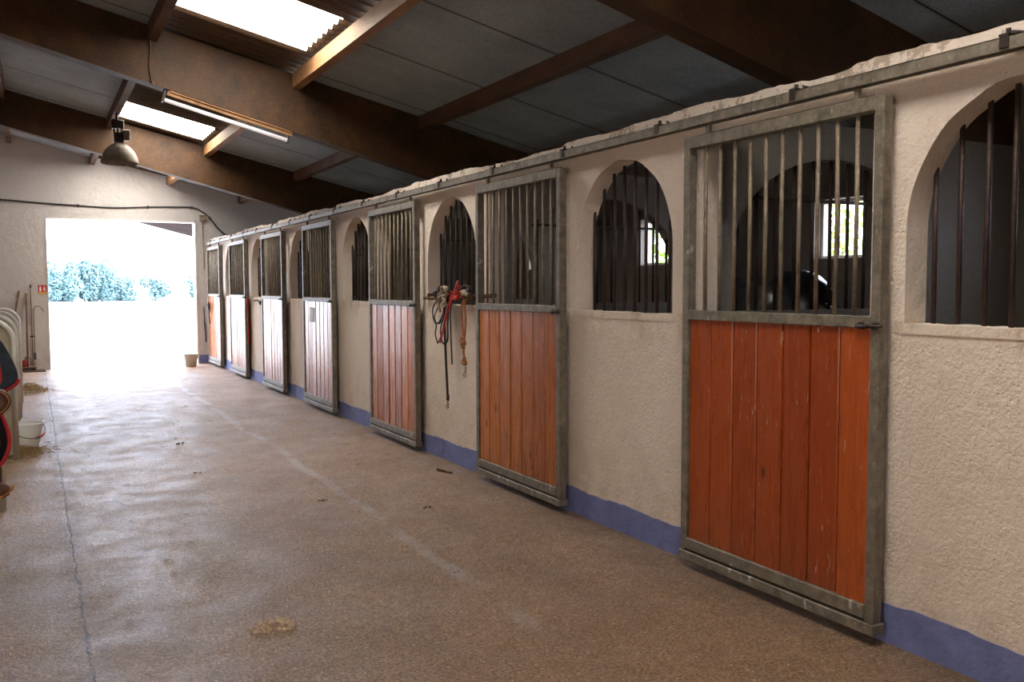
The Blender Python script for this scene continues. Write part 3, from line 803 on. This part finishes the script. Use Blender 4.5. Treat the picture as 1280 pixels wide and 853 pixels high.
# ------------------------------------------------------------------ wooden bar with halters
HX = 3.095
e = empty('hanging_bar', (HX, 6.7, 1.42), 'rough wooden bar fixed in front of the sill, halters hang on it', 'bar')
MB().tube(smooth_path([(0, -.66, .012), (0, -.3, .0), (0, 0, -.004), (0, .4, -.012), (0, .72, -.02)]), [.017] * 8 + [.015] * 17, 10).build('bar', 'stick', e)
m = MB()
for yy in (-.3, .60): m.bbox(-.006, .036, yy - .03, yy + .03, -.035, -.018, .003); m.bbox(-.022, .036, yy - .012, yy + .012, -.03, .022, .003)
m.build('hook', 'stick', e)
e = empty('grooming_knob', (HX - .05, 6.42, 1.45), 'pale worn wooden end piece tied on the right of the halter bar', 'wooden peg')
MB().tube(smooth_path([(0, -.02, -.02), (-.01, .03, .0), (0, .09, .0), (.02, .12, -.02)]), [.016, .018, .02, .02, .022, .024, .026, .026, .026, .024, .022, .02, .018, .018, .017, .016, .015, .014, .012], 10).build('peg', 'rope', e)
def coil(cy, cz, ry, rz, turns, x0=0., n=22, w=.01):
    return [(x0 + rr(-.012, .012) - .01 * (k / n), cy + ry * cos(2 * pi * k / n) * (1 + .1 * sin(3 * k)), cz + rz * sin(2 * pi * k / n)) for k in range(int(n * turns) + 1)]
X = HX - .025
H = lambda pts: smooth_path([(X + dx, y, z) for dx, y, z in pts])
def strap(name, label, cat, paths, mat, r=.010, flat=.35, extra=None, group='halters and ropes on the wooden bar'):
    e = empty(name, (0, 0, 0), label, cat, group)
    for i, p in enumerate(paths):
        MB().tube(p, r, 8, flat=flat, up=(0, 1, 0) if flat < 1 else None).build('webbing' if flat < 1 else 'rope', mat, e)
    if extra: extra(e)
    return e
# red halter bundled on the bar with its long strap
def ex1(e):
    m = MB(); m.tube(coil(6.70, 1.35, .018, .018, 1, X - .03, 14), .003, 6); m.build('ring', 'galv_bar', e)
strap('red_halter', 'bright red halter bundled over the bar, one flat strap slanting down left', 'halter', [
    H([(0, 6.50, 1.44), (-.03, 6.56, 1.50), (-.02, 6.62, 1.53), (.0, 6.66, 1.48), (-.035, 6.70, 1.42), (-.03, 6.62, 1.40), (-.03, 6.54, 1.42), (-.02, 6.50, 1.45)]),
    H([(.0, 6.44, 1.43), (-.04, 6.52, 1.46), (-.045, 6.60, 1.44), (-.04, 6.68, 1.46), (-.03, 6.74, 1.41)]),
    H([(-.03, 6.58, 1.55), (-.045, 6.60, 1.50), (-.04, 6.64, 1.44), (-.05, 6.58, 1.41), (-.02, 6.52, 1.49)]),
    H([(-.03, 6.68, 1.44), (-.045, 6.72, 1.34), (-.05, 6.78, 1.24), (-.05, 6.84, 1.13), (-.045, 6.92, 1.03)]),
    H([(-.03, 6.70, 1.43), (-.05, 6.745, 1.33), (-.055, 6.81, 1.21), (-.055, 6.87, 1.10), (-.05, 6.94, 1.035)])],
    'red', .013, .35, ex1)
strap('navy_halter', 'dark navy leather halter looped over the left half of the bar', 'halter', [
    H([(-.01, 6.80, 1.43), (-.04, 6.9, 1.38), (-.04, 7.0, 1.30), (-.035, 7.06, 1.24), (-.03, 7.02, 1.19), (-.03, 6.94, 1.21), (-.03, 6.86, 1.30), (-.02, 6.84, 1.42)]),
    H([(-.0, 7.05, 1.40), (-.035, 7.09, 1.32), (-.04, 7.07, 1.23), (-.04, 7.01, 1.17), (-.04, 7.03, 1.10), (-.04, 6.98, 1.02)]),
    H([(-.0, 6.78, 1.44), (-.03, 6.90, 1.48), (-.035, 7.0, 1.46), (-.02, 7.08, 1.41)]),
    H([(-.02, 6.80, 1.40), (-.045, 6.85, 1.25), (-.05, 6.90, 1.12), (-.045, 6.86, 1.03), (-.04, 6.78, 1.06), (-.045, 6.76, 1.2), (-.02, 6.78, 1.4)])],
    'navy_rope', .012, .4)
def ex2(e):
    m = MB(); m.tube([(X - .03, 6.80, .55), (X - .03, 6.80, .60)], .014, 8); m.tube(coil(6.79, .515, .014, .03, 1, X - .03, 12), .004, 6)
    m.build('snap_hook', 'metal_dark', e)
strap('lead_rope', 'dark brown lead rope hanging lowest, with a metal snap at its end', 'lead rope', [
    H([(0, 6.84, 1.43), (-.04, 6.84, 1.36), (-.04, 6.83, 1.1), (-.035, 6.82, .85), (-.03, 6.805, .60)])], 'dark_leather', .011, 1., ex2)
strap('lead_strap', 'short dark strap hanging right of the long lead rope', 'lead rope', [
    H([(0, 6.73, 1.43), (-.035, 6.725, 1.3), (-.035, 6.72, 1.1), (-.03, 6.71, .86)])], 'navy_rope', .013, .35)
strap('dark_halter', 'dark brown leather halter bunched on the bar left of the red one', 'halter', [
    coil(6.98, 1.42, .10, .055, 1.6, X - .02), coil(6.87, 1.45, .08, .05, 1.7, X - .035), coil(6.45, 1.46, .07, .045, 1.5, X - .015)], 'dark_leather', .012, .5)
def ex3(e):
    m = MB(); m.tube([(X - .03, 6.45, .86), (X - .03, 6.45, .81)], .006, 6); m.tube(coil(6.452, .80, .010, .02, 1, X - .03, 12), .003, 6); m.build('snap_hook', 'galv_bar', e)
strap('orange_rope', 'knotted orange rope hanging from the right end of the bar', 'rope', [
    H([(0, 6.49, 1.42), (-.03, 6.50, 1.36), (-.03, 6.515, 1.24), (-.03, 6.49, 1.12), (-.03, 6.475, 1.07)]),
    H([(0, 6.455, 1.42), (-.03, 6.455, 1.36), (-.03, 6.445, 1.24), (-.03, 6.46, 1.12), (-.03, 6.475, 1.07)]),
    coil(6.475, 1.075, .028, .022, 1.5, X - .035, 10), coil(6.478, 1.03, .022, .018, 1.4, X - .03, 10),
    H([(-.03, 6.48, 1.02), (-.028, 6.49, .97), (-.03, 6.465, .92), (-.03, 6.45, .87)]), coil(6.452, .905, .018, .028, 1.3, X - .03, 10)], 'orange', .0085, 1., ex3)
strap('pale_rope', 'pale cream rope knotted around the bar between the dark and red halters', 'rope', [
    coil(6.80, 1.46, .045, .04, 2.2, X - .05, 16), coil(6.79, 1.37, .032, .035, 1.6, X - .055, 14), H([(-.05, 6.82, 1.43), (-.06, 6.90, 1.41), (-.05, 6.93, 1.34), (-.05, 6.90, 1.29)])], 'rope', .011, 1.)

# things hung farther along
e = empty('red_strap', (HX - .02, 14.74, 1.3), 'dark red strap hanging on the wall beside the sixth stall door', 'strap')
MB().tube(smooth_path([(0, 0, 0.02), (-.01, .02, -.1), (-.01, -.01, -.3), (0, .02, -.5), (0, .0, -.72)]), .022, 8, flat=.4, up=(0, 1, 0)).build('webbing', 'red', e)
MB().tube(coil(.03, -.04, .05, .06, 1.5, -.015, 12), .013, 8).build('webbing_loop', 'red', e)
e = empty('door_bolt', (HX - .02, 13.95, 1.27), 'small black bolt on the pillar left of the fifth stall door', 'bolt')
m = MB(); m.tube([(0, -.1, -.03), (0, .08, .03)], .014, 8); m.tube([(0, .08, .03), (-.05, .1, .02)], .011, 8); m.build('bolt_rod', 'metal_dark', e)
MB().bbox(.0, .053, -.03, .04, -.02, .02, .004).build('bolt_plate', 'metal_dark', e)
e = empty('paper_note', (3.030 + .008, 10.88, 1.16), 'white paper note pinned high on the boards of the fourth stall door', 'note')
m = MB(); n = 6; vs = []; fs = []
for i in range(n + 1):
    for j in range(n + 1):
        vs.append((-.004 * sin(i * .9) - .003, -.10 + .20 * i / n, -.09 + .18 * j / n))
for i in range(n):
    for j in range(n): a = i * (n + 1) + j; fs.append((a, a + 1, a + n + 2, a + n + 1))
m.add(vs, fs, True).build('sheet', 'paper', e)
e = empty('dark_halter', (3.01, 17.95, 1.2), 'dark halter hanging on the farthest stall door', 'halter')
MB().tube(coil(0, -.08, .06, .10, 1.6, -.01, 14), .014, 8).build('webbing', 'dark_leather', e)
MB().tube(smooth_path([(0, .02, 0.0), (-.01, .03, -.15), (-.01, -.01, -.3), (0, -.03, -.40)]), .013, 8).build('lead', 'dark_leather', e)

# ------------------------------------------------------------------ litter on the floor
def blob(name, x, y, s, mat, label, cat, flat=.35, n=10, qs=1.):
    m = MB()
    for k in range(n):
        a = rr(0, 2 * pi); d = s * sqrt(rr(0, 1)) ; q = s * rr(.12, .32) * qs
        pr = [(0, q * flat * 1.6), (q * .5, q * flat * 1.4), (q * .9, q * flat * .7), (q, .0)]
        vs = []; c = (x + cos(a) * d, y + sin(a) * d, 0)
        m.lathe([(r * rr(.8, 1.2), z) for r, z in pr], c, 7)
    return tag(m.build(name, mat), label, cat)
blob('dirt_clod', 2.33, 5.55, .035, 'dung', 'small dark clod of dirt on the floor before the second stall door', 'dirt', .6, 6)
m = MB(); m.tube(smooth_path([(2.90, 6.72, .006), (2.87, 6.64, .010), (2.90, 6.55, .007), (2.93, 6.48, .006)]), [.006] * 6 + [.014] * 7 + [.009] * 6, 6, flat=.4, up=(0, 0, 1))
tag(m.build('bark_chip', 'dung'), 'dark curved chip lying on the floor by the blue skirting', 'chip')
blob('crumb_patch', .90, 3.92, .10, 'crumb', 'pale crumbly patch on the floor in the middle foreground', 'crumbs', .55, 60, .42)
blob('dirt_clod', 1.22, 9.0, .05, 'dung', 'small dark clod on the far floor in line with the crack', 'dirt', .5, 8)
blob('dirt_clod', 1.13, 7.5, .03, 'dung', 'brown clod on the floor in the middle of the aisle', 'dirt', .5, 6)
blob('dirt_clod', 1.76, 6.1, .04, 'dung', 'flat brown clod beside the pale joint in the floor', 'dirt', .35, 7)
blob('dirt_clod', 1.93, 4.2, .022, 'dung', 'tiny dark clod at the right of the foreground floor', 'dirt', .4, 4)
def straw(name, x, y, sx, sy, n, label, L=.07, h=.05):
    m = MB()
    for k in range(n):
        px = x + random.gauss(0, sx); py = y + random.gauss(0, sy); a = rr(0, 2 * pi); l = rr(.3, 1) * L
        z = .003 + max(0, h * (1 - ((px - x) / (2 * sx)) ** 2 - ((py - y) / (2 * sy)) ** 2)) * rr(0, 1)
        d = Vector((cos(a) * l / 2, sin(a) * l / 2, rr(-.003, .012)))
        c = Vector((px, py, z + .003)); m.tube([c - d, c + d], .0022, 4, flat=.5)
    return tag(m.build(name, 'straw'), label, 'straw', kind='stuff')
straw('straw_pile', -.16, 9.22, .11, .17, 800, 'loose straw around the foot of the white bucket')
straw('straw_pile', -.05, 14.7, .09, .22, 420, 'little heap of straw below the farthest divider', .1, .12)
straw('straw_scatter', -.12, 3.5, .09, .12, 110, 'straw wisps on the floor in the near left corner')
m = MB()
for k in range(260):
    if k < 120: px, py = rr(2.3, 3.0), rr(2.2, 9)
    else: px, py = rr(.1, 3.0), rr(2.6, 12)
    a = rr(0, 2 * pi); l = rr(.006, .03); d = Vector((cos(a) * l, sin(a) * l, 0)); m.tube([Vector((px, py, .003)) - d, Vector((px, py, .004)) + d], .0016, 4)
tag(m.build('straw_scatter', 'straw'), 'stray bits of straw scattered over the aisle floor', 'straw', kind='stuff')

# ------------------------------------------------------------------ black horse in the second stall
hr = empty('horse', (5.09, 5.35, 0), 'black horse standing in the stall behind the nearest barred door, rump toward the viewer', 'horse')
hr.rotation_euler.z = radians(77)
m = MB()
RG = [(-.87, 1.24, .04, .07), (-.84, 1.25, .13, .17), (-.76, 1.27, .23, .27), (-.64, 1.29, .29, .325), (-.52, 1.29, .305, .335), (-.36, 1.26, .285, .305),
      (-.18, 1.225, .275, .285), (.04, 1.19, .29, .32), (.24, 1.21, .28, .345), (.42, 1.25, .235, .365), (.56, 1.23, .20, .31), (.68, 1.19, .12, .2), (.74, 1.18, .03, .05)]
vs = []; n = 24
for x, cz, ry, rz in RG:
    for k in range(n):
        a = 2 * pi * k / n; vs.append((x, cos(a) * ry, cz + sin(a) * rz))
fs = [(i * n + k, i * n + (k + 1) % n, (i + 1) * n + (k + 1) % n, (i + 1) * n + k) for i in range(len(RG) - 1) for k in range(n)]
fs += [tuple(range(n))[::-1], tuple((len(RG) - 1) * n + k for k in range(n))]
m.add(vs, fs, True)
def limb(pts): m.tube([p for p, r in pts], [r for p, r in pts], 14)
limb([((.44, 0, 1.40), .20), ((.58, .05, 1.30), .185), ((.68, .15, 1.17), .15), ((.73, .27, 1.05), .12), ((.73, .38, .97), .115), ((.71, .46, .86), .115), ((.68, .54, .74), .085), ((.65, .59, .64), .062), ((.63, .62, .57), .058), ((.625, .63, .54), .035)])
for s in (-1, 1):
    limb([((-.56, s * .14, 1.22), .20), ((-.58, s * .17, 1.02), .175), ((-.52, s * .185, .84), .125), ((-.56, s * .18, .68), .085), ((-.70, s * .17, .52), .055), ((-.70, s * .17, .46), .05), ((-.67, s * .17, .30), .036), ((-.66, s * .17, .17), .042), ((-.61, s * .17, .06), .045)])
    limb([((.40, s * .13, 1.15), .16), ((.42, s * .155, .95), .125), ((.40, s * .16, .78), .085), ((.42, s * .16, .58), .056), ((.42, s * .16, .48), .058), ((.42, s * .16, .40), .042), ((.42, s * .16, .18), .038), ((.46, s * .16, .06), .045)])
hb = m.build('horse_body', 'horse', hr)
md = hb.modifiers.new('Remesh', 'REMESH'); md.mode = 'VOXEL'; md.voxel_size = .018; md.use_smooth_shade = True
md = hb.modifiers.new('Smooth', 'SMOOTH'); md.factor = .6; md.iterations = 8
MB().tube(smooth_path([(-.86, 0, 1.36), (-.96, 0, 1.28), (-1.0, 0, 1.05), (-.98, 0, .75), (-.96, 0, .45)]), [.03 + .035 * sin(pi * k / 24) for k in range(25)], 10).build('tail', 'mane', hr)
m = MB()
for k in range(30):
    t = k / 29; p = Vector((.46, 0, 1.62)).lerp(Vector((.74, .26, 1.12)), t); m.tube([p, p + Vector((rr(-.02, .02), -.07, -.02)), p + Vector((rr(-.02, .02), -.13, -.17))], [.014, .012, .004], 6)
m.build('mane', 'mane', hr)
for s in (-1, 1):
    m = MB(); m.tube([(.72 + s * .05, .32, 1.05), (.74 + s * .06, .31, 1.12), (.75 + s * .06, .31, 1.18)], [.028, .03, .006], 10, flat=.5); m.build('ear', 'horse', hr)
    MB().lathe([(0, .0), (.052, .0), (.043, .07), (0, .07)], (-.61, s * .17, 0), 14).build('hoof', 'hoof', hr)
    MB().lathe([(0, .0), (.052, .0), (.043, .07), (0, .07)], (.46, s * .16, 0), 14).build('hoof', 'hoof', hr)

# ------------------------------------------------------------------ outside
def foliage(name, c, size, n, leaf, mat, trunk_h, label, cat, group=None, cut=None):
    e = empty(name, (c[0], c[1], 0), label, cat, group)
    m = MB(); lobes = [(Vector((rr(-.5, .5) * size[0], rr(-.5, .5) * size[1], trunk_h + (.12 + .68 * (_ / 13)) * size[2])), rr(.25, .5)) for _ in range(14)]
    vs = []; fs = []
    for k in range(n):
        L, q = random.choice(lobes)
        d = Vector((random.gauss(0, 1), random.gauss(0, 1), random.gauss(0, 1))).normalized() * (rr(.6, 1) ** .5)
        p = L + Vector((d.x * size[0] * q, d.y * size[1] * q, d.z * size[2] * q * .75))
        if p.z < .02: p.z = rr(.02, .3)
        u = Vector((random.gauss(0, 1), random.gauss(0, 1), random.gauss(0, 1))).normalized(); w_ = u.orthogonal().normalized() * leaf * rr(.5, 1) * .45; u = u * leaf * rr(.5, 1)
        o_ = len(vs); vs += [p - u, p + w_, p + u, p - w_]; fs.append((o_, o_ + 1, o_ + 2, o_ + 3))
    m.add(vs, fs); m.build('foliage', mat, e)
    m = MB(); m.tube([(0, 0, -.03), (0.05, 0, trunk_h + size[2] * .5)], [size[0] * .05, size[0] * .03], 8)
    for k in range(3): a = rr(0, 6.28); m.tube([(0, 0, trunk_h + size[2] * .2), (cos(a) * size[0] * .3, sin(a) * size[1] * .3, trunk_h + size[2] * .6)], size[0] * .015, 6)
    m.build('trunk', 'bark', e)
    return e
for k, yy in enumerate((6.6, 9.6, 12.9)):
    foliage('leafy_shrub', (8.0, yy + 1.0), (1.5, 1.5, 3.2), 3600, .10, 'leaf_bright', .1, 'bright green shrub outside the small stall windows', 'shrub', 'shrubs outside the stall windows')
xs = [1.3, 3.2, 5.1, 7.0, 8.9]; hs = [4.6, 5.0, 5.2, 5.0, 3.4]
for x, h in zip(xs, hs):
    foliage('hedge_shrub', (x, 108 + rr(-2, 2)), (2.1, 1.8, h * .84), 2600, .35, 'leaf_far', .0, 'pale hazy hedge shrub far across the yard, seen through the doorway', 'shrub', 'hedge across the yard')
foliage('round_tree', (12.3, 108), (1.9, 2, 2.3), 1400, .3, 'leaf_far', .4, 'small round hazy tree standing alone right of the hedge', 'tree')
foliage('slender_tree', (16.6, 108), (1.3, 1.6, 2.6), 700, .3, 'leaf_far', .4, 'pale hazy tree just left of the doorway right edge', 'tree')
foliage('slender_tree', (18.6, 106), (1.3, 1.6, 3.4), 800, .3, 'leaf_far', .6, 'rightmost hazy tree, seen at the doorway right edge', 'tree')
# open shed outside, its brown roof seen at the top right of the doorway
e = empty('open_shed', (4.5, 26.5, 0), 'brown roofed open shed outside, its roof seen at the top of the doorway', 'shed')
m = MB(); xa, xb = -3.1, 3.4
def sr(x): return 4.26 - .2532 * (x + 4.5)
m.prism([(xa, -4.6, sr(xa)), (xb, -4.6, sr(xb)), (xb, -4.6, sr(xb) + .08), (xa, -4.6, sr(xa) + .08)], (0, 8.1, 0)); m.build('shed_roof', 'shed', e, recalc=True)
for yy in (-4.3, -1.0, 3.2):
    MB().bbox(2.9, 3.0, yy, yy + .1, -.03, sr(2.95), .005).build('post', 'metal_dark', e)
    MB().bbox(1.7, 1.8, yy, yy + .1, -.03, sr(1.75), .005).build('post', 'metal_dark', e)

# ------------------------------------------------------------------ light
W = bpy.data.worlds.new('World'); SC.world = W; W.use_nodes = True
nt = W.node_tree; bg = nt.nodes['Background']
bg.inputs['Color'].default_value = (.70, .79, 1.0, 1); bg.inputs['Strength'].default_value = 14.5
def area(name, loc, rot, sx, sy, power, col=(1, 1, 1), portal=False, spread=None):
    l = bpy.data.lights.new(name, 'AREA'); l.shape = 'RECTANGLE'; l.size = sx; l.size_y = sy; l.energy = power; l.color = col
    if spread: l.spread = spread
    o = bpy.data.objects.new(name, l); COL.objects.link(o); o.location = loc; o.rotation_euler = rot
    if portal: l.cycles.is_portal = True
    return o
area('portal_door', ((XL + XR) / 2, YE + .3, ZO / 2), (radians(-90), 0, 0), XR - XL, ZO, 1, portal=True)
for k in OW[1:5]: area('portal_window', (OUTX + .25, k + .275, 1.98), (0, radians(90), 0), .5, .55, 1, portal=True)
area('side_fill', (-2.85, .8, 1.7), (0, radians(-90), radians(12)), 2.4, 3.6, 80, (1.0, .82, .66))  # warm fill lamp added out of view at the closed left wall
s = bpy.data.lights.new('sun', 'SUN'); s.energy = 9; s.angle = radians(1); s.color = (1, .95, .88)
so = bpy.data.objects.new('sun', s); COL.objects.link(so); so.rotation_euler = Vector((.75, -.12, .75)).to_track_quat('Z', 'Y').to_euler()

# ------------------------------------------------------------------ camera
cd = bpy.data.cameras.new('camera'); cam = bpy.data.objects.new('camera', cd); COL.objects.link(cam)
cd.sensor_width = 36; cd.lens = 1116.57 / 1280 * 36; cd.clip_start = .05; cd.clip_end = 600
cam.location = (0, 0, 1.5)
yaw, pit, rol = .4926, .0608, .0023
fwd = Vector((sin(yaw) * cos(pit), cos(yaw) * cos(pit), -sin(pit)))
cam.rotation_mode = 'QUATERNION'
cam.rotation_quaternion = fwd.to_track_quat('-Z', 'Y') @ Quaternion((0, 0, 1), -rol)
SC.camera = cam
SC.view_settings.view_transform = 'Standard'
try: SC.view_settings.look = 'None'
except Exception: pass
SC.view_settings.exposure = 0.15
SC.cycles.max_bounces = 8; SC.cycles.diffuse_bounces = 5; SC.cycles.use_denoising = True
SC.cycles.sample_clamp_indirect = 8
